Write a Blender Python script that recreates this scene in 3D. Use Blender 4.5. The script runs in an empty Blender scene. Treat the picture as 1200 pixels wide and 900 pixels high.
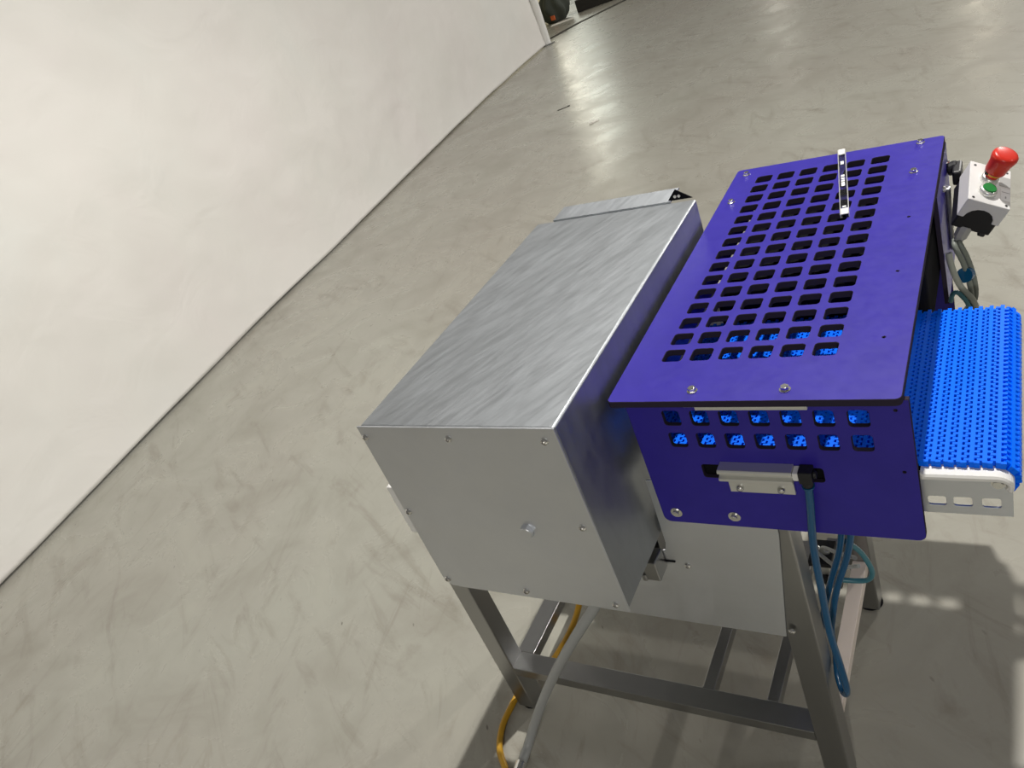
import bpy, bmesh, math, random
from mathutils import Vector, Matrix, noise

random.seed(7)
S = bpy.context.scene
COL = S.collection

# ------------------------------------------------------------------ camera
cam_d = bpy.data.cameras.new('camera')
cam_d.sensor_fit = 'HORIZONTAL'
cam_d.sensor_width = 36.0
cam_d.lens = 923.666 / 1200 * 36.0
cam_d.clip_start = 0.02
cam_d.clip_end = 200
cam = bpy.data.objects.new('camera', cam_d)
COL.objects.link(cam)
cam.location = (0.36328, -0.59764, 1.40514)
cam.rotation_euler = (1.019801, 0.356831, 0.479991)
S.camera = cam

# ------------------------------------------------------------------ world, lamps, exposure
S.view_settings.view_transform = 'Standard'
S.view_settings.look = 'None'
S.view_settings.gamma = 1
S.view_settings.exposure = 0.0
S.view_settings.use_curve_mapping = False
W = bpy.data.worlds.new('hall_air')
S.world = W
W.use_nodes = True
W.node_tree.nodes['Background'].inputs[0].default_value = (1.0, 0.97, 0.92, 1)
W.node_tree.nodes['Background'].inputs[1].default_value = 0.13


def lamp(name, loc, power, size, color=(1.0, 0.95, 0.86), shape='DISK', sy=None, aim=None):
    d = bpy.data.lights.new(name, 'AREA')
    d.energy = power
    d.shape = shape
    d.size = size
    if sy:
        d.size_y = sy
    d.color = color
    o = bpy.data.objects.new(name, d)
    o.location = loc
    if aim is not None:
        o.rotation_euler = (Vector(aim) - Vector(loc)).to_track_quat('-Z', 'Y').to_euler()
    COL.objects.link(o)
    return o


def bulb(name, loc, power, radius, color=(1.0, 0.97, 0.92), kind='POINT'):
    d = bpy.data.lights.new(name, kind)
    d.energy = power
    d.shadow_soft_size = radius
    d.color = color
    o = bpy.data.objects.new(name, d)
    o.location = loc
    COL.objects.link(o)
    return o


def strip_light(name, a, b, width, power, color):
    """ceiling light line from a to b at 3.8 m"""
    a, b = Vector(a), Vector(b)
    o = lamp(name, ((a.x + b.x) / 2, (a.y + b.y) / 2, 3.80), power, width, color, 'RECTANGLE', (b - a).length)
    o.rotation_euler = (0, 0, math.atan2(-(b.x - a.x), b.y - a.y))
    return o


hb_lamp = bulb('high_bay_lamp', (-0.02, 1.47, 3.80), 490, 0.045, kind='SPOT')     # reflector lamp that throws the machine's shadow
hb_lamp.data.spot_size = math.radians(142)
hb_lamp.data.spot_blend = 0.55
bulb('hall_fill_light', (6.0, 2.0, 3.80), 120, 0.12)  # four added fill lights out of view, brightening curtain, floor and front faces
bulb('hall_fill_light', (2.6, 7.6, 3.80), 620, 0.12)
bulb('hall_fill_light', (1.6, 12.5, 3.80), 650, 0.12)
bulb('hall_fill_light', (1.8, -6.3, 3.60), 470, 0.12)
strip_light('strip_light', (-13.1, 25.7), (-6.7, 12.7), 0.45, 150, (1.0, 0.95, 0.78))
strip_light('strip_light', (-10.6, 22.6), (-7.8, 15.9), 0.40, 80, (0.93, 1.0, 0.88))
strip_light('strip_light', (-6.0, 25.8), (-5.3, 23.0), 0.40, 40, (1.0, 0.95, 0.82))
strip_light('strip_light', (-0.48, 20.0), (-0.41, 17.5), 0.50, 35, (1.0, 0.90, 0.72))


# ------------------------------------------------------------------ materials
def mat(name, col, rough=0.5, metal=0.0, spec=0.5, trans=0.0, ior=1.45, coat=0.0):
    m = bpy.data.materials.new(name)
    m.use_nodes = True
    b = m.node_tree.nodes['Principled BSDF']
    b.inputs['Base Color'].default_value = (*col, 1)
    b.inputs['Roughness'].default_value = rough
    b.inputs['Metallic'].default_value = metal
    b.inputs['Specular IOR Level'].default_value = spec
    b.inputs['Transmission Weight'].default_value = trans
    b.inputs['IOR'].default_value = ior
    b.inputs['Coat Weight'].default_value = coat
    return m


class NT:
    def __init__(s, m):
        s.t = m.node_tree
        s.b = s.t.nodes['Principled BSDF']

    def n(s, typ, **kw):
        x = s.t.nodes.new(typ)
        for k, v in kw.items():
            if k in x.inputs:
                x.inputs[k].default_value = v
            else:
                setattr(x, k, v)
        return x

    def l(s, a, b):
        s.t.links.new(a, b)

    def coords(s, scale=(1, 1, 1), rot=(0, 0, 0), kind='Object'):
        c = s.n('ShaderNodeTexCoord')
        mp = s.n('ShaderNodeMapping')
        mp.inputs['Rotation'].default_value = rot
        s.l(c.outputs[kind], mp.inputs[0])
        ms_ = s.n('ShaderNodeMapping')                # turned first, stretched afterwards
        ms_.inputs['Scale'].default_value = scale
        s.l(mp.outputs[0], ms_.inputs[0])
        return ms_.outputs[0]

    def noise(s, vec, scale, detail=4, rough=0.55, dist=0.0):
        x = s.n('ShaderNodeTexNoise', Scale=scale, Detail=detail, Roughness=rough, Distortion=dist)
        s.l(vec, x.inputs['Vector'])
        return x.outputs['Fac']

    def ramp(s, fac, stops):
        r = s.n('ShaderNodeValToRGB')
        e = r.color_ramp.elements
        while len(e) < len(stops):
            e.new(0.5)
        for k, (p, c) in enumerate(stops):
            e[k].position = p
            e[k].color = (*c, 1) if len(c) == 3 else c
        s.l(fac, r.inputs[0])
        return r.outputs[0]

    def mix(s, a, b, fac, mode='MIX'):
        x = s.n('ShaderNodeMix', data_type='RGBA', blend_type=mode)
        for sock, v in ((x.inputs[6], a), (x.inputs[7], b), (x.inputs[0], fac)):
            if hasattr(v, 'is_output'):
                s.l(v, sock)
            elif isinstance(v, (int, float)):
                sock.default_value = v
            else:
                sock.default_value = (*v, 1)
        return x.outputs[2]

    def bump(s, h, strength=0.2, dist=0.01):
        x = s.n('ShaderNodeBump', Strength=strength, Distance=dist)
        s.l(h, x.inputs['Height'])
        s.l(x.outputs[0], s.b.inputs['Normal'])


def steel(name, base, rough, scale=(1, 1, 1), var=0.12, metal=1.0, rot=(0, 0, 0)):
    m = mat(name, base, rough, metal)
    t = NT(m)
    a = t.noise(t.coords(scale, rot), 5, 6, 0.68, 0.25)
    b = t.noise(t.coords(tuple(2 * q for q in scale), rot), 7, 5, 0.7, 0.2)
    lo = tuple(c * (1 - var) for c in base)
    hi = tuple(min(1, c * (1 + var)) for c in base)
    t.l(t.ramp(a, [(0.30, lo), (0.52, base), (0.75, hi)]), t.b.inputs['Base Color'])
    if rough > 0.4:
        t.l(t.ramp(b, [(0.3, (rough - 0.05,) * 3), (0.7, (rough + 0.06,) * 3)]), t.b.inputs['Roughness'])
    return m


M = {}
M['steel_top'] = steel('brushed_steel_sheet', (0.385, 0.405, 0.425), 0.48, (1.3, 7.0, 1.3), 0.10, 1.0, (0, 0, -1.10))
M['steel_plate'] = steel('satin_steel_plate', (0.73, 0.75, 0.78), 0.46, (1, 1, 1), 0.04)
M['steel_frame'] = steel('steel_tube', (0.37, 0.37, 0.365), 0.30, (0.8, 0.8, 0.4), 0.05)
M['steel_bolt'] = mat('bright_bolt_steel', (0.75, 0.74, 0.71), 0.22, 1.0)
M['alu'] = mat('aluminium', (0.74, 0.74, 0.70), 0.38, 0.75)
M['purple'] = mat('purple_sheet', (0.062, 0.030, 0.330), 0.42, 0.0, 0.38)
t = NT(M['purple'])
_n = t.noise(t.coords(), 26, 5, 0.6)
t.l(t.ramp(_n, [(0.3, (0.027, 0.017, 0.275)), (0.7, (0.033, 0.021, 0.315))]), t.b.inputs['Base Color'])
t.l(t.ramp(t.noise(t.coords(), 60, 6, 0.7), [(0.3, (0.37,) * 3), (0.75, (0.48,) * 3)]), t.b.inputs['Roughness'])
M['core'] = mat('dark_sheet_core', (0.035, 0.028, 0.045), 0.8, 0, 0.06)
M['belt'] = mat('blue_belt_plastic', (0.0, 0.150, 0.95), 0.42, 0, 0.12)
M['white_pl'] = mat('white_plastic', (0.80, 0.79, 0.76), 0.35)
M['black_pl'] = mat('black_plastic', (0.012, 0.012, 0.014), 0.45)
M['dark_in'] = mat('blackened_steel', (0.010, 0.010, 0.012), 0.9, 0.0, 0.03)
M['red'] = mat('red_plastic', (0.62, 0.028, 0.015), 0.33)
M['green'] = mat('green_plastic', (0.02, 0.22, 0.05), 0.4)
M['yellow'] = mat('yellow_plastic', (0.75, 0.42, 0.02), 0.4)
M['box_white'] = mat('control_box_plastic', (0.70, 0.69, 0.68), 0.42)
M['gland'] = mat('grey_gland_plastic', (0.36, 0.36, 0.35), 0.5)
M['label'] = mat('label_paper', (0.80, 0.80, 0.80), 0.6)
M['label_ink'] = mat('label_ink', (0.30, 0.30, 0.31), 0.6)
M['clear'] = mat('clear_acrylic', (0.97, 0.97, 1.0), 0.05, 0, 0.5, 1.0, 1.3)
M['tube_blue'] = mat('blue_air_tube', (0.006, 0.085, 0.20), 0.22, 0, 0.6, 0.0)
M['tube_teal'] = mat('pale_teal_tube', (0.06, 0.20, 0.24), 0.25)
M['cable_yellow'] = mat('yellow_cable_sheath', (0.50, 0.27, 0.012), 0.45)
M['hose_grey'] = mat('grey_hose_rubber', (0.36, 0.37, 0.36), 0.4)
M['cable_grey'] = mat('grey_green_cable_sheath', (0.20, 0.22, 0.19), 0.45)
M['cream'] = mat('cream_wall_paint', (0.78, 0.72, 0.50), 0.7)
M['bag'] = mat('dark_grey_fabric', (0.055, 0.062, 0.05), 0.85)
M['orange'] = mat('orange_tag', (0.6, 0.12, 0.03), 0.6)
M['paper'] = mat('paper', (0.8, 0.78, 0.72), 0.8)
M['dark_board'] = mat('dark_board', (0.018, 0.016, 0.013), 0.6)
M['beige'] = mat('lit_rail_pale', (0.80, 0.70, 0.62), 0.35)  # pale colour stands in for light falling on the right side rail
M['cable_pale'] = mat('pale_grey_cable_sheath', (0.36, 0.38, 0.33), 0.4)
M['joint'] = mat('floor_joint_sealant', (0.03, 0.027, 0.02), 0.8)

# concrete floor
M['floor'] = mat('polished_concrete', (0.40, 0.39, 0.34), 0.3)
t = NT(M['floor'])
v = t.coords()
big = t.noise(v, 0.55, 5, 0.6, 0.4)
mid = t.noise(t.coords((1.0, 1.0, 1)), 3.2, 7, 0.62, 0.8)
base = t.ramp(big, [(0.32, (0.322, 0.303, 0.260)), (0.5, (0.346, 0.334, 0.288)), (0.7, (0.372, 0.370, 0.318))])
cl = t.ramp(mid, [(0.30, (0.86, 0.85, 0.83)), (0.5, (1, 1, 1)), (0.72, (1.06, 1.06, 1.05))])
c = t.mix(base, cl, 1.0, 'MULTIPLY')
# drawn-out scuffs along two directions
for rot, sc, lo, hi, k in (((0, 0, 0.55), (2.2, 11, 1), 0.63, 0.76, 0.60), ((0, 0, 1.25), (2.6, 9, 1), 0.65, 0.78, 0.55),
                           ((0, 0, -0.25), (14, 3.0, 1), 0.66, 0.78, 0.50)):
    s_ = t.noise(t.coords(sc, rot), 1.1, 6, 0.66, 0.9)
    f = t.ramp(s_, [(lo - 0.08, (0, 0, 0)), (hi, (k, k, k))])
    c = t.mix(c, (0.19, 0.165, 0.13), f)
# fine dark specks
vo = t.n('ShaderNodeTexVoronoi', Scale=11.0, Randomness=1.0)
t.l(t.coords((0.8, 2.2, 1), (0, 0, 0.9)), vo.inputs['Vector'])
sp = t.ramp(vo.outputs['Distance'], [(0.035, (1, 1, 1)), (0.075, (0, 0, 0))])
msk = t.ramp(t.noise(t.coords(), 1.7, 3, 0.6), [(0.46, (0, 0, 0)), (0.58, (0.85, 0.85, 0.85))])
c = t.mix(c, (0.11, 0.10, 0.085), t.mix(sp, msk, 1.0, 'MULTIPLY'))
# pale rubbed spots
pl = t.ramp(t.noise(t.coords((2, 8, 1), (0, 0, 0.8)), 1.6, 5, 0.7, 0.6), [(0.70, (0, 0, 0)), (0.82, (0.35, 0.35, 0.35))])
c = t.mix(c, (0.56, 0.55, 0.50), pl)
t.l(c, t.b.inputs['Base Color'])
t.l(t.ramp(mid, [(0.3, (0.34,) * 3), (0.7, (0.23,) * 3)]), t.b.inputs['Roughness'])
t.b.inputs['Specular IOR Level'].default_value = 0.5
t.bump(t.noise(t.coords((1.5, 5, 1), (0, 0, 0.55)), 5, 6, 0.65, 0.5), 0.10, 0.004)

# white curtain sheet
M['curtain'] = mat('white_tarpaulin', (0.74, 0.725, 0.70), 0.55)
t = NT(M['curtain'])
n1 = t.noise(t.coords(), 0.8, 4, 0.6, 0.5)
t.l(t.ramp(n1, [(0.3, (0.76, 0.725, 0.695)), (0.55, (0.76, 0.74, 0.70)), (0.75, (0.75, 0.745, 0.71))]), t.b.inputs['Base Color'])
t.bump(t.noise(t.coords((1, 1, 1.6)), 2.6, 3, 0.5, 1.0), 0.32, 0.02)


# ------------------------------------------------------------------ mesh helpers
def finish(name, bm, material, parent=None, smooth=False, bevel=0.0, seg=2, loc=(0, 0, 0)):
    me = bpy.data.meshes.new(name)
    bmesh.ops.recalc_face_normals(bm, faces=bm.faces)
    bm.to_mesh(me)
    bm.free()
    return finish_me(name, me, material, parent, smooth, bevel, seg, loc)


def finish_me(name, me, material, parent=None, smooth=False, bevel=0.0, seg=2, loc=(0, 0, 0)):
    if material is not None:
        for x in (material if isinstance(material, (list, tuple)) else [material]):
            me.materials.append(x)
    if smooth:
        for p in me.polygons:
            p.use_smooth = True
    o = bpy.data.objects.new(name, me)
    o.location = loc
    COL.objects.link(o)
    if parent is not None:
        o.parent = parent
    if bevel:
        md = o.modifiers.new('bevel', 'BEVEL')
        md.width = bevel
        md.segments = seg
        md.limit_method = 'ANGLE'
        md.angle_limit = math.radians(40)
    return o


def bx(bm, x0, x1, y0, y1, z0, z1, m=None):
    vs = [bm.verts.new((x, y, z)) for z in (z0, z1) for y in (y0, y1) for x in (x0, x1)]
    if m is not None:
        for v_ in vs:
            v_.co = m @ v_.co
    for f in ((0, 2, 3, 1), (4, 5, 7, 6), (0, 1, 5, 4), (2, 6, 7, 3), (0, 4, 6, 2), (1, 3, 7, 5)):
        bm.faces.new([vs[i] for i in f])
    return vs


def cyl(bm, p0, p1, r0, r1=None, seg=20, rot=0.0):
    """closed cylinder or cone between two points"""
    r1 = r0 if r1 is None else r1
    p0, p1 = Vector(p0), Vector(p1)
    q = (p1 - p0).to_track_quat('Z', 'Y')
    A, B = [], []
    for i in range(seg):
        a = 2 * math.pi * i / seg + rot
        d = Vector((math.cos(a), math.sin(a), 0))
        A.append(bm.verts.new(p0 + q @ (d * r0)))
        B.append(bm.verts.new(p1 + q @ (d * r1)))
    for i in range(seg):
        j = (i + 1) % seg
        bm.faces.new((A[i], A[j], B[j], B[i]))
    bm.faces.new(A[::-1])
    bm.faces.new(B)


def lathe(bm, prof, seg=28, m=Matrix()):
    rings = []
    for r, z in prof:
        if r < 1e-6:
            rings.append([bm.verts.new(m @ Vector((0, 0, z)))])
        else:
            rings.append([bm.verts.new(m @ Vector((r * math.cos(2 * math.pi * i / seg), r * math.sin(2 * math.pi * i / seg), z))) for i in range(seg)])
    for a, b in zip(rings, rings[1:]):
        for i in range(seg):
            j = (i + 1) % seg
            if len(a) == 1:
                bm.faces.new((a[0], b[i], b[j]))
            elif len(b) == 1:
                bm.faces.new((a[i], a[j], b[0]))
            else:
                bm.faces.new((a[i], a[j], b[j], b[i]))


def rrect(cx, cy, w, h, r, n=4):
    pts = []
    for sx, sy, a0 in ((1, 1, 0), (-1, 1, 90), (-1, -1, 180), (1, -1, 270)):
        for k in range(n + 1):
            a = math.radians(a0 + 90 * k / n)
            pts.append((cx + sx * (w / 2 - r) + r * math.cos(a), cy + sy * (h / 2 - r) + r * math.sin(a)))
    return pts


def circ(cx, cy, r, n=10):
    return [(cx + r * math.cos(2 * math.pi * i / n), cy + r * math.sin(2 * math.pi * i / n)) for i in range(n)]


def sheet(name, outer, holes, thick, mtx, mats, parent=None, bev=0.0006):
    """flat sheet with cut-outs: outline in its own plane, mtx places the plane; mats = [face, cut edge]"""
    cu = bpy.data.curves.new(name, 'CURVE')
    cu.dimensions = '2D'
    cu.fill_mode = 'BOTH'
    cu.extrude = thick / 2 - bev
    cu.bevel_depth = bev
    cu.bevel_resolution = 0
    cu.offset = -bev
    for loop in [outer] + holes:
        sp_ = cu.splines.new('POLY')
        sp_.points.add(len(loop) - 1)
        for p, (x, y) in zip(sp_.points, loop):
            p.co = (x, y, 0, 1)
        sp_.use_cyclic_u = True
    tmp = bpy.data.objects.new(name, cu)
    COL.objects.link(tmp)
    dg = bpy.context.evaluated_depsgraph_get()
    me = bpy.data.meshes.new_from_object(tmp.evaluated_get(dg))
    bpy.data.objects.remove(tmp)
    bpy.data.curves.remove(cu)
    me.materials.clear()
    for x in mats:
        me.materials.append(x)
    for p in me.polygons:
        p.use_smooth = False
        p.material_index = 0 if (abs(p.normal.z) > 0.9 or len(mats) == 1) else 1
    me.transform(mtx)
    me.name = name
    return finish_me(name, me, None, parent)


def tube(name, pts, r, material, parent=None, res=8, order=3, loc=None):
    """round hose through the points"""
    cu = bpy.data.curves.new(name, 'CURVE')
    cu.dimensions = '3D'
    cu.bevel_depth = r
    cu.bevel_resolution = 4
    cu.use_fill_caps = True
    sp_ = cu.splines.new('BEZIER')
    sp_.bezier_points.add(len(pts) - 1)
    P = [Vector(p) for p in pts]
    for i, b in enumerate(sp_.bezier_points):
        b.co = P[i]
        a, c_ = P[max(i - 1, 0)], P[min(i + 1, len(P) - 1)]
        tg = (c_ - a) / 2
        if tg.length < 1e-9:
            tg = Vector((1e-4, 0, 0))
        dl = (P[i] - a).length / 3
        dr = (c_ - P[i]).length / 3
        b.handle_left_type = b.handle_right_type = 'FREE'
        b.handle_left = P[i] - tg.normalized() * dl
        b.handle_right = P[i] + tg.normalized() * dr
    sp_.resolution_u = res
    tmp = bpy.data.objects.new(name, cu)
    COL.objects.link(tmp)
    dg = bpy.context.evaluated_depsgraph_get()
    me = bpy.data.meshes.new_from_object(tmp.evaluated_get(dg))
    bpy.data.objects.remove(tmp)
    bpy.data.curves.remove(cu)
    me.materials.clear()
    me.name = name
    return finish_me(name, me, material, parent, smooth=True)


def tag(o, label, cat, group=None):
    o['label'] = label
    o['category'] = cat
    if group:
        o['group'] = group
    return o


def struct(o):
    o['kind'] = 'structure'
    return o


def empty(name, loc):
    o = bpy.data.objects.new(name, None)
    o.location = loc
    o.empty_display_size = 0.1
    COL.objects.link(o)
    return o


XZ = lambda y: Matrix.Translation((0, y, 0)) @ Matrix.Rotation(math.radians(90), 4, 'X')      # plane (x, z) at depth y
XY = lambda z: Matrix.Translation((0, 0, z))
YZ = lambda x: Matrix.Translation((x, 0, 0)) @ Matrix(((0, 0, 1, 0), (1, 0, 0, 0), (0, 1, 0, 0), (0, 0, 0, 1)))   # plane (y, z)

# bolt kinds: axis +Z, sitting on z = 0
def bolt_mesh(kind):
    bm = bmesh.new()
    if kind == 'hex':
        cyl(bm, (0, 0, 0), (0, 0, .0010), .0066, seg=16)
        cyl(bm, (0, 0, .0010), (0, 0, .0052), .0052, .0050, seg=6)
        cyl(bm, (0, 0, .0052), (0, 0, .0060), .0040, .0034, seg=12)
    elif kind == 'screw':
        lathe(bm, [(0.0054, 0), (0.0054, .0012), (.0044, .0032), (.0024, .0042), (.0021, .0020), (0, .0020)], 14)
    elif kind == 'big_hex':
        cyl(bm, (0, 0, 0), (0, 0, .0065), .0105, .0100, seg=6)
        cyl(bm, (0, 0, .0065), (0, 0, .0072), .0085, .0078, seg=12)
    elif kind == 'washer':
        cyl(bm, (0, 0, 0), (0, 0, .0013), .0083, seg=24)
        cyl(bm, (0, 0, .0013), (0, 0, .0050), .0048, .0044, seg=12)
        cyl(bm, (0, 0, .0050), (0, 0, .0054), .0030, .0028, seg=6)
    elif kind == 'dome':
        lathe(bm, [(0.0050, 0), (0.0050, .0015), (.0040, .0040), (.0020, .0052), (0, .0054)], 14)
    elif kind == 'roller':
        cyl(bm, (0, 0, 0), (0, 0, .0012), .0072, seg=24)
        cyl(bm, (0, 0, .0012), (0, 0, .0048), .0056, .0054, seg=6)
    me = bpy.data.meshes.new('bolt')
    bmesh.ops.recalc_face_normals(bm, faces=bm.faces)
    bm.to_mesh(me)
    bm.free()
    me.materials.append(M['steel_plate'] if kind == 'big_hex' else M['steel_bolt'])
    return me


BOLT = {k: bolt_mesh(k) for k in ('hex', 'screw', 'big_hex', 'washer', 'dome', 'roller')}


def bolt(kind, loc, axis, parent, spin=None, name='bolt'):
    o = bpy.data.objects.new(name, BOLT[kind])
    q = Vector(axis).to_track_quat('Z', 'Y').to_matrix().to_4x4()
    q = q @ Matrix.Rotation(random.uniform(0, 3) if spin is None else spin, 4, 'Z')
    o.matrix_world = Matrix.Translation(loc) @ q
    o.parent = parent
    COL.objects.link(o)
    return o


# ================================================================== SETTING
bm = bmesh.new()
bx(bm, -16, 14, -6, 32, -0.12, 0)
struct(finish('floor', bm, M['floor']))

# expansion joint of the floor past the end of the curtain
bm = bmesh.new()
jp = [(-4.34, 7.44), (-4.152, 7.876), (-3.947, 8.370), (-3.569, 8.900), (-2.60, 10.20)]
va = []
for i, (x, y) in enumerate(jp):
    a = Vector(jp[max(i - 1, 0)]) if i else Vector(jp[0])
    b = Vector(jp[min(i + 1, len(jp) - 1)])
    d = (b - a).normalized()
    n_ = Vector((-d.y, d.x)) * 0.040
    va.append([bm.verts.new((x + n_.x, y + n_.y, z)) for z in (0.0005, 0.003)] + [bm.verts.new((x - n_.x, y - n_.y, z)) for z in (0.003, 0.0005)])
for p, q in zip(va, va[1:]):
    for i in range(4):
        j = (i + 1) % 4
        bm.faces.new((p[i], p[j], q[j], q[i]))
bm.faces.new(va[0])
bm.faces.new(va[-1][::-1])
struct(finish('trim_1', bm, M['joint']))

# cream side wall that shows past the curtain's far end
bm = bmesh.new()
mw = Matrix.Translation((-4.86, 7.60, 0)) @ Matrix.Rotation(math.radians(2), 4, 'Z')
bx(bm, -0.12, 0, -3.0, 1.95, 0, 3.0, mw)
struct(finish('wall_left', bm, M['cream']))

# the white curtain
cp = [(-2.742, -1.30), (-2.80, -0.75), (-2.886, -0.120), (-2.923, 0.110), (-3.012, 0.575), (-3.132, 1.174), (-3.282, 1.958), (-3.415, 2.951), (-3.664, 4.437), (-3.898, 6.087), (-4.032, 7.582)]


def catmull(P, n):
    out = []
    for i in range(len(P) - 1):
        p0, p1, p2, p3 = [Vector(P[max(0, min(len(P) - 1, i + k))]) for k in (-1, 0, 1, 2)]
        for k in range(n):
            u = k / n
            out.append(0.5 * ((2 * p1) + (p2 - p0) * u + (2 * p0 - 5 * p1 + 4 * p2 - p3) * u * u + (3 * p1 - p0 - 3 * p2 + p3) * u ** 3))
    out.append(Vector(P[-1]))
    return out


def resample(P, step):
    out = [P[0].copy()]
    acc = 0
    for a, b in zip(P, P[1:]):
        d = (b - a).length
        s_ = step - acc
        while s_ <= d:
            out.append(a.lerp(b, s_ / d))
            s_ += step
        acc = d - (s_ - step)
    out.append(P[-1].copy())
    return out


path = resample(catmull(cp, 12), 0.035)
root = empty('white_curtain', (path[0].x, path[0].y, 0))
tag(root, 'tall white tarpaulin sheet hung as a wall along the concrete floor', 'curtain')
bm = bmesh.new()
zs = [0.012 + 2.9 * (k / 82) ** 1.15 for k in range(83)]
grid = []
for i, p in enumerate(path):
    a, b = path[max(i - 1, 0)], path[min(i + 1, len(path) - 1)]
    d = (b - a).normalized()
    n_ = Vector((d.y, -d.x))          # towards the room
    s_ = i * 0.035
    colm = []
    for z in zs:
        w = min(1, z / 0.25)
        q = Vector((s_ * 1.1 + z * 0.5, z * 0.9 - s_ * 0.25, 1.7))
        off = 0.024 * noise.noise(q) + 0.011 * noise.noise(q * 2.7) + 0.0045 * noise.noise(q * 6.5) + 0.010 * noise.ridged_multi_fractal(q * 3.1, 1.0, 2.1, 3, 1.0, 2.0) * max(0, noise.noise(q * 0.8 + Vector((5, 2, 1)))) * 2
        off += 0.006 * math.exp(-((s_ - 1.98 - 0.02 * math.sin(z * 5)) / 0.02) ** 2)   # pressed fold
        off *= (0.25 + 0.75 * w)
        off += 0.020 * math.exp(-z / 0.10)                                              # hem kicks into the room
        colm.append(bm.verts.new((p.x + n_.x * (off - 0.02) - root.location.x, p.y + n_.y * (off - 0.02) - root.location.y, z + (0.006 * noise.noise(Vector((s_ * 1.5, 0, 3))) if z < 0.02 else 0))))
    grid.append(colm)
for A, B in zip(grid, grid[1:]):
    for k in range(len(zs) - 1):
        bm.faces.new((A[k], B[k], B[k + 1], A[k + 1]))
o = finish('sheet', bm, M['curtain'], root, smooth=True)
md = o.modifiers.new('thickness', 'SOLIDIFY')
md.thickness = 0.004
bm = bmesh.new()
ex, ey = path[-1].x - root.location.x, path[-1].y - root.location.y
cyl(bm, (ex + 0.0, ey + 0.03, 0.0), (ex + 0.0, ey + 0.03, 2.92), 0.045, seg=20)
finish('end_pole', bm, M['white_pl'], root, smooth=False)
bm = bmesh.new()
cyl(bm, (ex, ey + 0.03, 0), (ex, ey + 0.03, 0.012), 0.085, seg=24)
finish('pole_foot', bm, M['steel_frame'], root)

# things lying at the cream wall
bm = bmesh.new()
mb = Matrix.Translation((-4.28, 9.07, 0)) @ Matrix.Rotation(math.radians(13), 4, 'Z')
bx(bm, 0.0, 2.2, 0.0, 0.20, 0.0, 0.14, mb)
tag(finish('dark_board', bm, M['dark_board'], None, bevel=0.006), 'long dark board lying on the floor beside the dark bag', 'board')

root = empty('fabric_bag', (-4.53, 8.98, 0))
tag(root, 'slumped dark grey fabric bag beside the long dark board', 'bag')
bm = bmesh.new()
bmesh.ops.create_icosphere(bm, subdivisions=4, radius=1)
for v_ in bm.verts:
    c_ = v_.co
    a = math.atan2(c_.y, c_.x)
    pl_ = 1 + 0.16 * math.sin(a * 7 + c_.z * 2) * (1 - 0.6 * abs(c_.z)) + 0.12 * noise.noise(c_ * 2.2)
    z = c_.z
    r_ = 0.19 * pl_ * (1.0 if z < 0 else 1 - 0.35 * z)
    v_.co = Vector((c_.x * r_, c_.y * r_ * 0.9, max(0.0, 0.17 + z * 0.21 * (1 + 0.1 * noise.noise(c_ * 3)))))
finish('bag_body', bm, M['bag'], root, smooth=True)
bm = bmesh.new()
bx(bm, 0.03, 0.08, -0.21, -0.19, 0.05, 0.10)
finish('tag', bm, M['orange'], root)
bm = bmesh.new()
bx(bm, -0.12, 0.17, -0.30, -0.20, 0.0, 0.004, Matrix.Rotation(0.3, 4, 'Z'))
p_ = finish('paper_sheet', bm, M['paper'])
p_.location = (-4.46, 9.0, 0)
tag(p_, 'white crumpled paper lying in front of the dark bag', 'paper')

# two scraps of litter on the floor
bm = bmesh.new()
bx(bm, -0.045, 0.045, -0.006, 0.006, 0, 0.003, Matrix.Rotation(0.55, 4, 'Z'))
bx(bm, 0.035, 0.055, -0.004, 0.012, 0, 0.005, Matrix.Rotation(0.55, 4, 'Z'))
p_ = finish('dark_splinter', bm, M['dark_board'])
p_.location = (-2.60, 4.86, 0)
tag(p_, 'thin dark splinter on the floor near the curtain', 'litter')
bm = bmesh.new()
bx(bm, -0.02, 0.025, -0.012, 0.012, 0, 0.006, Matrix.Rotation(0.7, 4, 'Z'))
bx(bm, -0.045, -0.015, -0.018, 0.004, 0, 0.010, Matrix.Rotation(0.4, 4, 'Z'))
p_ = finish('paper_scrap', bm, M['paper'])
p_.location = (-2.11, 4.33, 0)
tag(p_, 'tiny crumpled white scrap on the bright reflection in the floor', 'litter')

# ================================================================== MACHINE
mc = empty('conveyor_machine', (0, 0, 0))
tag(mc, 'steel and purple conveyor machine with perforated guard and blue plastic belt', 'machine')

# ---- steel drive housing
SX0, SX1, SZ0, SZ1, SY1 = -0.4163, -0.1021, 0.5822, 0.9026, 0.600
bm = bmesh.new()
bx(bm, SX0 + .0015, SX1 - .0015, 0.0036, SY1, SZ0 + .002, SZ1 - .0015)
hb = finish('housing_body', bm, M['steel_top'], mc, bevel=0.0035, seg=3)
bm = bmesh.new()          # rear strip that tilts up behind the top, and its corner tab
prof = [(0.600, 0.880), (0.603, 0.9022), (0.640, 0.9095), (0.6412, 0.9075), (0.6055, 0.9000), (0.603, 0.880)]
A = [bm.verts.new((-0.381 + (0.010 if z > .9035 else 0), y, z)) for y, z in prof]
B = [bm.verts.new((-0.150 + (0.006 if z > .9035 else 0), y, z)) for y, z in prof]
for i in range(6):
    bm.faces.new((A[i], A[(i + 1) % 6], B[(i + 1) % 6], B[i]))
bm.faces.new(A)
bm.faces.new(B[::-1])
finish('rear_flap', bm, M['steel_top'], hb)
gus = sheet('corner_tab', [(-0.156, 0.9015), (-0.1115, 0.9015), (-0.139, 0.9205)], [], 0.002, XZ(0.6075), [M['dark_in']], hb, 0.0003)
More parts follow.
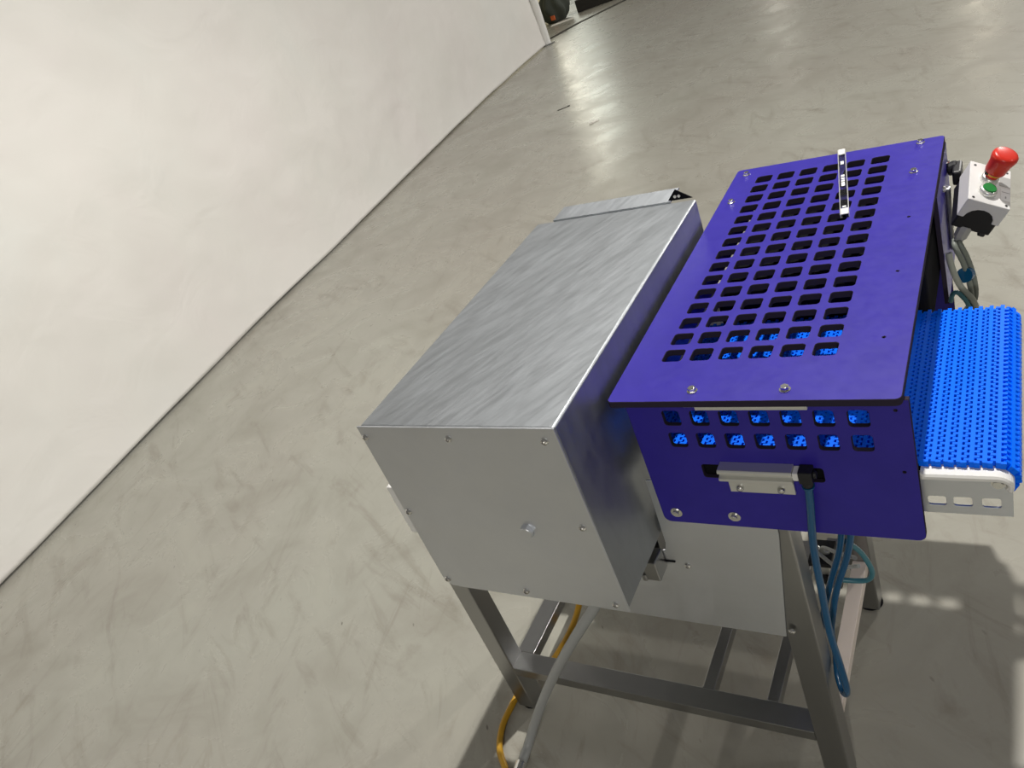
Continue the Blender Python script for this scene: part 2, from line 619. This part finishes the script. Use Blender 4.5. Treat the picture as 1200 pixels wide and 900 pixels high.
for dx in (-0.141, -0.134):
    bm = bmesh.new()
    cyl(bm, (dx, 0.6066, 0.9085), (dx, 0.6050, 0.9085), 0.0026, seg=10)
    finish('rivet', bm, M['white_pl'], hb)
ch = 0.0115
fp = sheet('front_plate', [(SX0 + ch, SZ0), (SX1, SZ0), (SX1, SZ1), (SX0, SZ1), (SX0, SZ0 + ch)], [], 0.0028, XZ(0.0014), [M['steel_plate']], mc, 0.0006)
for x, z in ((-.4085, .8848), (-.2633, .8849), (-.1205, .8842), (-.4078, .7425), (-.1192, .7414), (-.4068, .5975), (-.2625, .5960), (-.1189, .5950)):
    bolt('screw', (x, 0, z), (0, -1, 0), fp, name='screw')
bolt('big_hex', (-.2069, 0, .7268), (0, -1, 0), fp, 0.2)
bm = bmesh.new()          # white end of the strip guide at the housing's outer side
bx(bm, -.4620, SX0 + .0005, .026, .060, .666, .762)
finish('outfeed_guide', bm, M['white_pl'], mc, bevel=.002)

bm = bmesh.new()  # added dark bar that stops a slit of light through the gap
bx(bm, -.1034, -.0800, .160, .598, .570, .600)
finish('gap_light_block', bm, M['dark_in'], mc)

# ---- centre plate
cpz = [(-.560, .3986), (.0459, .3970), (.0734, .612), (.0734, .700), (-.0915, .700), (-.0955, .575), (-.100, .560), (-.560, .560)]
pl = sheet('centre_plate', cpz, [], 0.0028, XZ(0.1342), [M['steel_plate']], mc, 0.0004)
for x, z in ((-.0718, .5326), (.0565, .4129)):
    bolt('screw', (x, 0.1328, z), (0, -1, 0), pl, name='screw')
bm = bmesh.new()
bx(bm, -.127, -.104, .100, .131, .528, .566)
bx(bm, -.133, -.125, .098, .118, .527, .540)
finish('bearing_block', bm, M['steel_frame'], mc, bevel=.002)
bm = bmesh.new()
bx(bm, -.108, -.090, .1308, .1330, .5375, .5395)
finish('slot', bm, M['dark_in'], pl)

# ---- stand: legs and rails of square tube
LG = 0.042
legs = [(-.588, .137, .450), (.0455, .137, .665), (.0455, .512, .665), (-.588, .512, .450)]
for x, y, h in legs:
    bm = bmesh.new()
    bx(bm, x, x + LG, y, y + LG, .006, h)
    lg = finish('leg', bm, M['steel_frame'], mc, bevel=.0025)
    bm = bmesh.new()
    cyl(bm, (x + LG / 2, y + LG / 2 + .004, 0), (x + LG / 2, y + LG / 2 + .004, .006), .024, .020, seg=20)
    finish('foot', bm, M['dark_in'], lg)


def rail(name, x0, x1, y0, y1, z0, z1, m_=None):
    b_ = bmesh.new()
    bx(b_, x0, x1, y0, y1, z0, z1)
    return finish(name, b_, m_ or M['steel_frame'], mc, bevel=.0012)


rail('front_rail', -.546, .0455, .137, .179, .123, .147)
rail('back_rail', -.546, .0455, .512, .554, .123, .147)
rail('side_rail', -.556, -.516, .179, .512, .123, .147)
rail('side_rail', .0540, .0800, .179, .512, .123, .147, M['beige'])['label'] = 'side rail with the light on it painted in pale beige'
rail('cross_rail', -.155, -.133, .179, .512, .125, .147)
rail('cross_rail', -.040, -.019, .179, .512, .125, .147)
rail('top_rail', -.546, .0455, .137, .177, .408, .448)
rail('top_rail', -.546, .0455, .514, .554, .408, .448)
rail('top_rail', -.588, -.548, .179, .512, .410, .450)
for y in (.200, .520):
    bm = bmesh.new()
    bx(bm, -.360, -.150, y, y + .03, .448, .584)
    finish('housing_mount', bm, M['steel_frame'], mc, bevel=.002)

# ---- conveyor
bm = bmesh.new()
bx(bm, -.085, .318, .152, .442, .714, .7335)
cb = finish('conveyor_bed', bm, M['dark_in'], mc, bevel=.002)
hs = [rrect(xc, .6873, .0185, .0138, .003) for xc in (.2637, .2893, .3170)] + [rrect(.2637 - .0266 * k, .6873, .0185, .0138, .003) for k in range(1, 7)]
for y, nm in ((.1386, 'side_plate'), (.4560, 'side_plate')):
    sd = sheet(nm, [(-.05, .668), (.3372, .668), (.3378, .7290), (.3340, .7305), (-.05, .7305)], hs, .0028, XZ(y), [M['steel_plate']], cb, .0003)
    if y < .2:
        bolt('roller', (.3245, .1372, .7185), (0, -1, 0), cb, 0.3)
# white wear strips that carry the belt edges round the nose
NX, NZ, RO = .3235, .7230, .0222
for y, yw, xs in ((.1378, .0270, .2510), (.4480, .0170, -.06)):
    pts = [(xs, NZ + .0143)]
    for k in range(13):
        a = math.radians(90 - k * 130 / 12)
        pts.append((NX + .0163 * math.cos(a), NZ + .0143 * math.sin(a)))
    for k in range(13):
        a = math.radians(-40 + k * 130 / 12)
        pts.append((NX + .0100 * math.cos(a), NZ + .0062 * math.sin(a)))
    pts.append((xs, NZ + .0062))
    sheet('wear_strip', pts, [], yw, XZ(y), [M['white_pl']], cb, .0022)

PIT, FY, Y0, Y1, TH = .0123, .0087, .1385, .4560, .0078
bm = bmesh.new()          # one belt row: a bar with fingers to both sides, lying along Y
nf = int((Y1 - Y0) / FY)
hb_ = .0023
bx(bm, -hb_, hb_, Y0 + .001, Y1 - .001, -TH, 0)
for k in range(nf + 1):
    y = Y0 + k * FY
    if y + FY * .5 < Y1:
        bx(bm, hb_ * .9, PIT / 2 + .0013, y + .0002, y + FY * .46, -TH, -.0002)
    y2 = y + FY * .5
    if y2 + FY * .5 < Y1 + .002:
        bx(bm, -PIT / 2 - .0013, -hb_ * .9, y2 + .0002, y2 + FY * .46, -TH, -.0004)
cyl(bm, (PIT / 2, Y0 + .002, -TH / 2), (PIT / 2, Y1 - .002, -TH / 2), .0019, seg=8)
row_me = bpy.data.meshes.new('belt_row')
bmesh.ops.recalc_face_normals(bm, faces=bm.faces)
bm.to_mesh(row_me)
bm.free()
row_me.materials.append(M['belt'])
RM = RO - TH / 2
top_l = NX - (-.085)
arc = math.pi * RM
n_rows = int((2 * top_l + arc) / PIT)
for k in range(n_rows):
    s_ = (k + .35) * PIT
    if s_ < top_l:
        x, z, a = -.085 + s_, NZ + RO, 0
    elif s_ < top_l + arc:
        a = (s_ - top_l) / RM
        x, z = NX + RO * math.sin(a), NZ + RO * math.cos(a)
    else:
        a = math.pi
        x, z = NX - (s_ - top_l - arc), NZ - RO
    o = bpy.data.objects.new('belt_row', row_me)
    o.matrix_world = Matrix.Translation((x, 0, z)) @ Matrix.Rotation(a, 4, 'Y')
    o.parent = cb
    COL.objects.link(o)

# ---- purple guard
LX0, LX1, LY0, LY1, LZ = -.0949, .2451, .1130, .8133, .8530
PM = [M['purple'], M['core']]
holes = [rrect(-.0345 + .0379 * i, .2115 + .0388 * j, .0268, .0262, .0045) for i in range(6) for j in range(15)]
holes += [circ(.216, y, .0019, 8) for y in (.5326, .3811, .2302)]
lid = sheet('guard_lid', rrect((LX0 + LX1) / 2, (LY0 + LY1) / 2, LX1 - LX0, LY1 - LY0, .007), holes, .0095, XY(LZ - .00475), PM, mc, .0006)
for x, y in ((-.0728, .7867), (-.0729, .6733), (.2108, .7970), (.2100, .6839), (.0137, .1334), (.1237, .1330)):
    bolt('hex', (x, y, LZ), (0, 0, 1), lid)
# clear acrylic strip lying on the lid, past its back edge
st = empty('acrylic_strip', (.1285, .5560, LZ))
st.parent = mc
LS = math.hypot(.0414, .2585)
ms = Matrix.Rotation(math.atan2(.0414, .2585), 4, 'Z')


def strip_part(name, box, m_, bev=0.0):
    b_ = bmesh.new()
    bx(b_, *box, ms)
    return finish(name, b_, m_, st, bevel=bev)


strip_part('clear_body', (-.0058, .0058, .0, LS, .0002, .0052), M['clear'], .0006)
for x in (-.0064, .0052):
    strip_part('polished_edge', (x, x + .0012, .0, LS, .0002, .0060), M['alu'])
strip_part('end_cap', (-.0050, .0050, .0004, .0200, .0053, .0066), M['white_pl'], .0003)
strip_part('end_cap', (-.0050, .0050, LS - .0240, LS - .0004, .0053, .0066), M['white_pl'], .0003)
for y0, y1 in ((.0250, .0300), (.1050, .1200), (.1230, .1290), (.1320, .1380), (.1420, .1500), (.1950, .2080)):
    strip_part('printed_mark', (-.0026, .0026, y0, y1, .0053, .0058), M['label'])

fh = [rrect(-.0200 + .0363 * i, z, .0222, .0232, .0042) for i in range(7) for z in (.8173, .7818)]
slot = [rrect(.0745, .7302, .149, .0222, .004)]
sm = [circ(.2357, .8287, .0018, 8), circ(.2361, .7403, .0018, 8)]
fx0, fx1, fz0, fz1 = -.0780, .2498, .6312, .8428


def panel_outline(x0, x1, z0, z1, r):
    p = [(x1, z1), (x0, z1)]
    for cx, a0 in ((x0 + r, 180), (x1 - r, 270)):
        for k in range(5):
            a = math.radians(a0 + 90 * k / 4)
            p.append((cx + r * math.cos(a), z0 + r + r * math.sin(a)))
    return p


fpn = sheet('guard_front_panel', panel_outline(fx0, fx1, fz0, fz1, .010), fh + slot + sm, .0068, XZ(.1284), PM, mc, .0005)
for x, z in ((-.0564, .6507), (.0246, .6505)):
    bolt('washer', (x, .1250, z), (0, -1, 0), fpn)
bm = bmesh.new()
bx(bm, .0177, .1482, .1165, .1246, .8362, .8426)
bx(bm, .0035, .0200, .1165, .1246, .8408, .8426)
finish('lid_angle', bm, M['alu'], fpn, bevel=.0006)
bm = bmesh.new()          # extruded sensor profile in the slot with two ridges
prof = [(.1250, .7285), (.1085, .7285), (.1065, .7310), (.1065, .7345), (.1120, .7362), (.1120, .7405), (.1065, .7422), (.1065, .7455), (.1085, .7475), (.1250, .7475)]
A = [bm.verts.new((.0262, y, z)) for y, z in prof]
B = [bm.verts.new((.1165, y, z)) for y, z in prof]
for i in range(len(prof)):
    j = (i + 1) % len(prof)
    bm.faces.new((A[i], A[j], B[j], B[i]))
bm.faces.new(A)
bm.faces.new(B[::-1])
finish('air_cylinder', bm, M['alu'], fpn, bevel=.0006)
bm = bmesh.new()
bx(bm, .0315, .1125, .1205, .1246, .7000, .7300)
br = finish('bracket', bm, M['alu'], fpn, bevel=.0006)
for x in (.0454, .0965):
    bolt('dome', (x, .1205, .7082), (0, -1, 0), fpn)
bm = bmesh.new()
bx(bm, .1168, .1235, .109, .1245, .7340, .7455)
finish('fitting', bm, M['white_pl'], fpn, bevel=.001)
bm = bmesh.new()
bx(bm, .1237, .1395, .1075, .1245, .7300, .7480)
cyl(bm, (.1312, .1155, .7320), (.1312, .1155, .7215), .0068, .0064, seg=18)
cyl(bm, (.1395, .1155, .7400), (.1440, .1155, .7400), .0050, .0046, seg=14)
finish('elbow_connector', bm, M['black_pl'], fpn, bevel=.0012)
bm = bmesh.new()
cyl(bm, (.1312, .1155, .7217), (.1312, .1155, .7190), .0076, .0072, seg=18)
finish('release_ring', bm, M['tube_blue'], fpn)
bm = bmesh.new()
bx(bm, -.004, .153, .1335, .1362, .715, .7448)
finish('slot_backing', bm, M['dark_in'], fpn)

sheet('guard_back_panel', panel_outline(fx0, .2385, .460, fz1, .010), [], .0065, XZ(.8060), PM, mc, .0005)
sp = sheet('guard_side_panel', [(.603, .8428), (.645, .6350), (.8020, .6350), (.8090, .6420), (.8090, .8428)], [], .0068, YZ(.2425), PM, mc, .0005)
for y, z in ((.795, .812), (.690, .815)):
    bolt('dome', (.2459, y, z), (1, 0, 0), sp)
sheet('guard_inner_panel', [(.1330, .8428), (.1330, .7900), (.8020, .7900), (.8020, .8428)], [], .006, YZ(-.0700), PM, mc, .0005)
bm = bmesh.new()  # added black block that keeps the guard's inside dark behind the holes
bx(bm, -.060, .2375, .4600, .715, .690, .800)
finish('inner_dark_block', bm, M['dark_in'], mc, bevel=.01, seg=3)
# bright fittings inside, glimpsed through the grid
for x, y, z in ((-.028, .500, .800), (-.020, .462, .800), (.004, .420, .7455), (.011, .372, .7455)):
    bm = bmesh.new()
    bx(bm, x, x + .006, y, y + .008, z, z + .009)
    finish('inner_fitting', bm, M['white_pl'], mc)

# ---- valve under the guard
bm = bmesh.new()
bx(bm, .012, .044, .400, .450, .205, .252)
cyl(bm, (.020, .425, .250), (.020, .425, .272), .007, seg=12)
cyl(bm, (.036, .425, .250), (.036, .425, .268), .007, seg=12)
vb = finish('air_valve', bm, M['alu'], mc, bevel=.002)
bm = bmesh.new()
bx(bm, .008, .048, .396, .454, .252, .262)
bx(bm, .026, .040, .392, .400, .212, .230)
finish('valve_cap', bm, M['black_pl'], vb, bevel=.001)
tube('valve_tube', [(.030, .42, .266), (.040, .40, .300), (.075, .36, .335), (.110, .33, .36)], .0035, M['hose_grey'], vb)
tube('valve_tube', [(.020, .42, .270), (.030, .40, .285), (.070, .36, .300), (.110, .34, .33)], .0035, M['hose_grey'], vb)
bm = bmesh.new()
bx(bm, .016, .046, .440, .512, .147, .205)
finish('valve_stand', bm, M['steel_frame'], vb)

# ---- emergency stop box
k_ = 1.25
TL = Vector((.28306, .73866, .83409))
RB = Matrix(((.859, .011, .513), (.102, .976, -.191), (-.502, .216, .837))).to_quaternion().to_matrix()
w_, h_, d_ = .0485 * k_, .0743 * k_, .0257 * k_
MB_ = Matrix.Translation(TL) @ RB.to_4x4()          # local: x right, y up the face, z out; face at z=0, x 0..w, y -h..0
ctl = empty('control_box', TL)
ctl.parent = mc


def cpart(name, bm_, m_, bev=0.0, smooth=False, seg=2):
    for v2 in bm_.verts:
        v2.co = MB_ @ v2.co - TL
    return finish(name, bm_, m_, ctl, bevel=bev, smooth=smooth, seg=seg)


# cover with the arched cut at its lower end
arch = [(0, 0), (w_, 0), (w_, -d_ * 1.05), (w_ * .86, -d_ * 1.05)]
for k in range(9):
    a = math.pi * k / 8
    arch.append((w_ * .5 + w_ * .34 * math.cos(a), -d_ * 1.05 + d_ * .62 * math.sin(a)))
arch += [(w_ * .14, -d_ * 1.05), (0, -d_ * 1.05)]
bm = bmesh.new()
A = [bm.verts.new((x, -h_, z)) for x, z in arch]
B = [bm.verts.new((x, 0, z)) for x, z in arch]
n_ = len(arch)
for i in range(n_):
    bm.faces.new((A[i], A[(i + 1) % n_], B[(i + 1) % n_], B[i]))
bm.faces.new(A)
bm.faces.new(B[::-1])
cpart('cover', bm, M['box_white'], .0022, seg=3)
bm = bmesh.new()
bx(bm, w_ * .03, w_ * .97, -h_ * .985, -h_ * .015, -d_ * 1.75, -d_ * .44)
bx(bm, w_ * .72, w_ * .90, -h_ * .985, -h_ * .90, -d_ * 1.92, -d_ * 1.7)
cpart('base', bm, M['black_pl'], .0025)
for x, y in ((.12, -.09), (.90, -.09), (.12, -.93), (.90, -.93)):
    bm = bmesh.new()
    cyl(bm, (w_ * x, h_ * y, 0), (w_ * x, h_ * y, .0004), .0021, seg=10)
    cpart('screw_recess', bm, M['black_pl'])


def on_face(x, y):
    return Matrix.Translation((x, y, 0))


gx, gy = .0210 * k_, -.0530 * k_
ex_, ey_ = .0220 * k_, -.0300 * k_
bm = bmesh.new()
lathe(bm, [(.0128, 0), (.0128, .005), (.0116, .0075), (.0098, .0078)], 28, on_face(gx, gy))
cpart('start_button_ring', bm, M['alu'], smooth=True)
bm = bmesh.new()
lathe(bm, [(.0100, .004), (.0100, .0082), (.0092, .0096), (0, .0098)], 28, on_face(gx, gy))
cpart('start_button', bm, M['green'])
bm = bmesh.new()
lathe(bm, [(.0128, 0), (.0128, .006), (.0112, .009), (.0090, .0092)], 28, on_face(ex_, ey_))
cpart('stop_button_ring', bm, M['alu'], smooth=True)
bm = bmesh.new()
lathe(bm, [(.0095, .006), (.0100, .0145), (.0, .0145)], 28, on_face(ex_, ey_))
cpart('stop_button_neck', bm, M['red'], smooth=False)
bm = bmesh.new()
lathe(bm, [(.0, .0145), (.0122, .0145), (.0125, .0175), (.0, .0175)], 28, on_face(ex_, ey_))
cpart('warning_ring', bm, M['yellow'])
bm = bmesh.new()
bx(bm, ex_ - .0128, ex_ - .0040, ey_ - .0090, ey_ + .0040, .0142, .0172)
cpart('warning_ring_mark', bm, M['black_pl'])
bm = bmesh.new()
lathe(bm, [(0, .0175), (.0140, .0175), (.0150, .0195), (.0160, .0340), (.0178, .0400), (.0186, .0440), (.0182, .0475), (.0162, .0500), (.0120, .0510), (0, .0513)], 32, on_face(ex_, ey_))
o = cpart('stop_button', bm, M['red'], smooth=True)
bm = bmesh.new()
bx(bm, w_ * .72, w_ * .985, -h_ * .46, -h_ * .22, 0, .0005)
o = cpart('label', bm, M['gland'])
bm = bmesh.new()
bx(bm, w_ * .76, w_ * .985, -h_ * .82, -h_ * .52, 0, .0005)
cpart('label', bm, M['label'])
bm = bmesh.new()
bx(bm, w_ * .86, w_ * .89, -h_ * .76, -h_ * .71, .0005, .0007)
bx(bm, w_ * .78, w_ * .97, -h_ * .615, -h_ * .605, .0005, .0007)
cpart('label_mark', bm, M['label_ink'])
# gland under the box
bm = bmesh.new()
cyl(bm, (w_ * .40, -h_ * .90, -d_ * 1.70), (w_ * .40, -h_ * .98, -d_ * 2.25), .0110, .0100, seg=8)
cyl(bm, (w_ * .40, -h_ * .98, -d_ * 2.25), (w_ * .40, -h_ * 1.02, -d_ * 2.55), .0075, .0060, seg=14)
cpart('cable_gland', bm, M['gland'], .0008)
# bracket arms between box and side panel
bm = bmesh.new()
bx(bm, .2465, .2540, .722, .734, .690, .800)
finish('box_arm', bm, M['steel_frame'], mc, bevel=.002)
bm = bmesh.new()
cyl(bm, (.246, .790, .802), (.262, .790, .806), .011, seg=16)
bx(bm, .255, .268, .755, .800, .788, .812)
finish('box_clip', bm, M['black_pl'], mc, bevel=.003)
# cable loops below the box
gl = MB_ @ Vector((w_ * .40, -h_ * 1.0, -d_ * 2.4))
tube('control_cable', [gl, (.2665, .655, .735), (.2742, .655, .712), (.2813, .655, .674), (.2822, .655, .640), (.272, .655, .615), (.255, .655, .600), (.25, .66, .56)], .0042, M['cable_grey'], mc)
tube('control_cable', [gl + Vector((-.006, .0, 0)), (.2600, .648, .735), (.2690, .646, .708), (.2755, .646, .672), (.2765, .646, .640), (.266, .646, .618), (.252, .646, .612), (.245, .66, .57)], .0042, M['cable_grey'], mc)
tube('control_cable', [(.2512, .640, .7300), (.2535, .636, .712), (.2585, .634, .690), (.2660, .634, .668), (.2790, .636, .6450), (.284, .645, .61), (.282, .66, .55), (.26, .68, .47)], .0048, M['cable_pale'], mc)
tube('control_cable', [(.2490, .625, .650), (.2560, .628, .665), (.2660, .630, .655), (.2740, .635, .632), (.272, .65, .60)], .0036, M['tube_teal'], mc)
bm = bmesh.new()
cyl(bm, (.2700, .640, .688), (.2730, .650, .684), .012, seg=16)
finish('cable_tie', bm, M['tube_blue'], mc)

# ================================================================== HOSES AND CABLES
ah = tube('air_hose', [(.1312, .1155, .7190), (.1290, .1150, .692), (.1215, .1130, .617), (.1190, .1130, .536), (.1165, .1140, .448), (.1195, .1160, .3735), (.1190, .1220, .312),
                       (.1120, .1350, .276), (.1030, .1480, .264), (.0960, .1640, .280), (.0930, .1850, .300), (.0890, .2000, .330), (.0950, .2030, .365), (.1115, .2000, .4362), (.1340, .2050, .505), (.146, .208, .56), (.149, .211, .61)],
          .0050, M['tube_blue'])
tag(ah, 'blue plastic air hose hanging in a long loop from the purple front panel', 'hose')
ah2 = tube('air_hose', [(.136, .226, .66), (.137, .222, .60), (.124, .216, .512), (.1010, .2120, .4362), (.0800, .2110, .362), (.0690, .208, .310), (.0640, .204, .270)],
           .0048, M['tube_blue'])
tag(ah2, 'shorter blue air hose strand running up behind the front leg', 'hose')
ah3 = tube('air_hose', [(.126, .236, .500), (.140, .248, .468), (.1500, .25, .437), (.1512, .25, .419), (.1440, .25, .405), (.1300, .249, .401), (.1060, .246, .4026)], .0040, M['tube_teal'])
tag(ah3, 'short pale teal air tube bent into a hook above the right side rail', 'hose')
yc = tube('power_cable', [(-.40, .34, .30), (-.452, .31, .175), (-.500, .300, .085), (-.545, .275, .022), (-.5640, .240, .0085), (-.5860, .208, .0075), (-.6010, .165, .0075), (-.6040, .130, .0075), (-.6020, .082, .0075), (-.5850, .036, .0075), (-.5500, -.002, .0075), (-.50, -.045, .0075), (-.42, -.09, .0075)], .0068, M['cable_yellow'])
tag(yc, 'yellow power cable curling over the floor around the front leg', 'cable')
gh = tube('drain_hose', [(-.20, .112, .520), (-.235, .105, .455), (-.3086, .098, .3552), (-.3808, .098, .2523), (-.450, .095, .145), (-.498, .078, .062), (-.516, .052, .022), (-.5180, .020, .0125), (-.517, .012, .0120)], .0095, M['hose_grey'])
tag(gh, 'thick grey rubber hose drooping over the front rail to the floor', 'hose')
bm = bmesh.new()
cyl(bm, (-.5175, .016, .0125), (-.514, -.018, .0125), .0125, .0120, seg=16)
finish('hose_clamp', bm, M['steel_bolt'], gh)

# labels for parts that look different from the rest of their thing
PART_LABELS = {'guard_lid': 'purple guard lid with a grid of square holes', 'guard_front_panel': 'purple front panel with two rows of square holes',
               'front_plate': 'plain satin steel front plate with screws', 'centre_plate': 'grey steel plate between housing and leg',
               'acrylic_strip': 'clear acrylic strip with white ends', 'wear_strip': 'white plastic wear strip', 'air_cylinder': 'ridged aluminium profile',
               'elbow_connector': 'black elbow connector', 'stop_button': 'red mushroom stop button', 'start_button': 'green push button',
               'control_box': 'white control box with red and green buttons', 'outfeed_guide': 'white plastic guide end', 'end_pole': 'white pole at the curtain end'}
for o in bpy.data.objects:
    k = o.name.split('.')[0]
    if o.parent is not None and k in PART_LABELS:
        o['label'] = PART_LABELS[k]
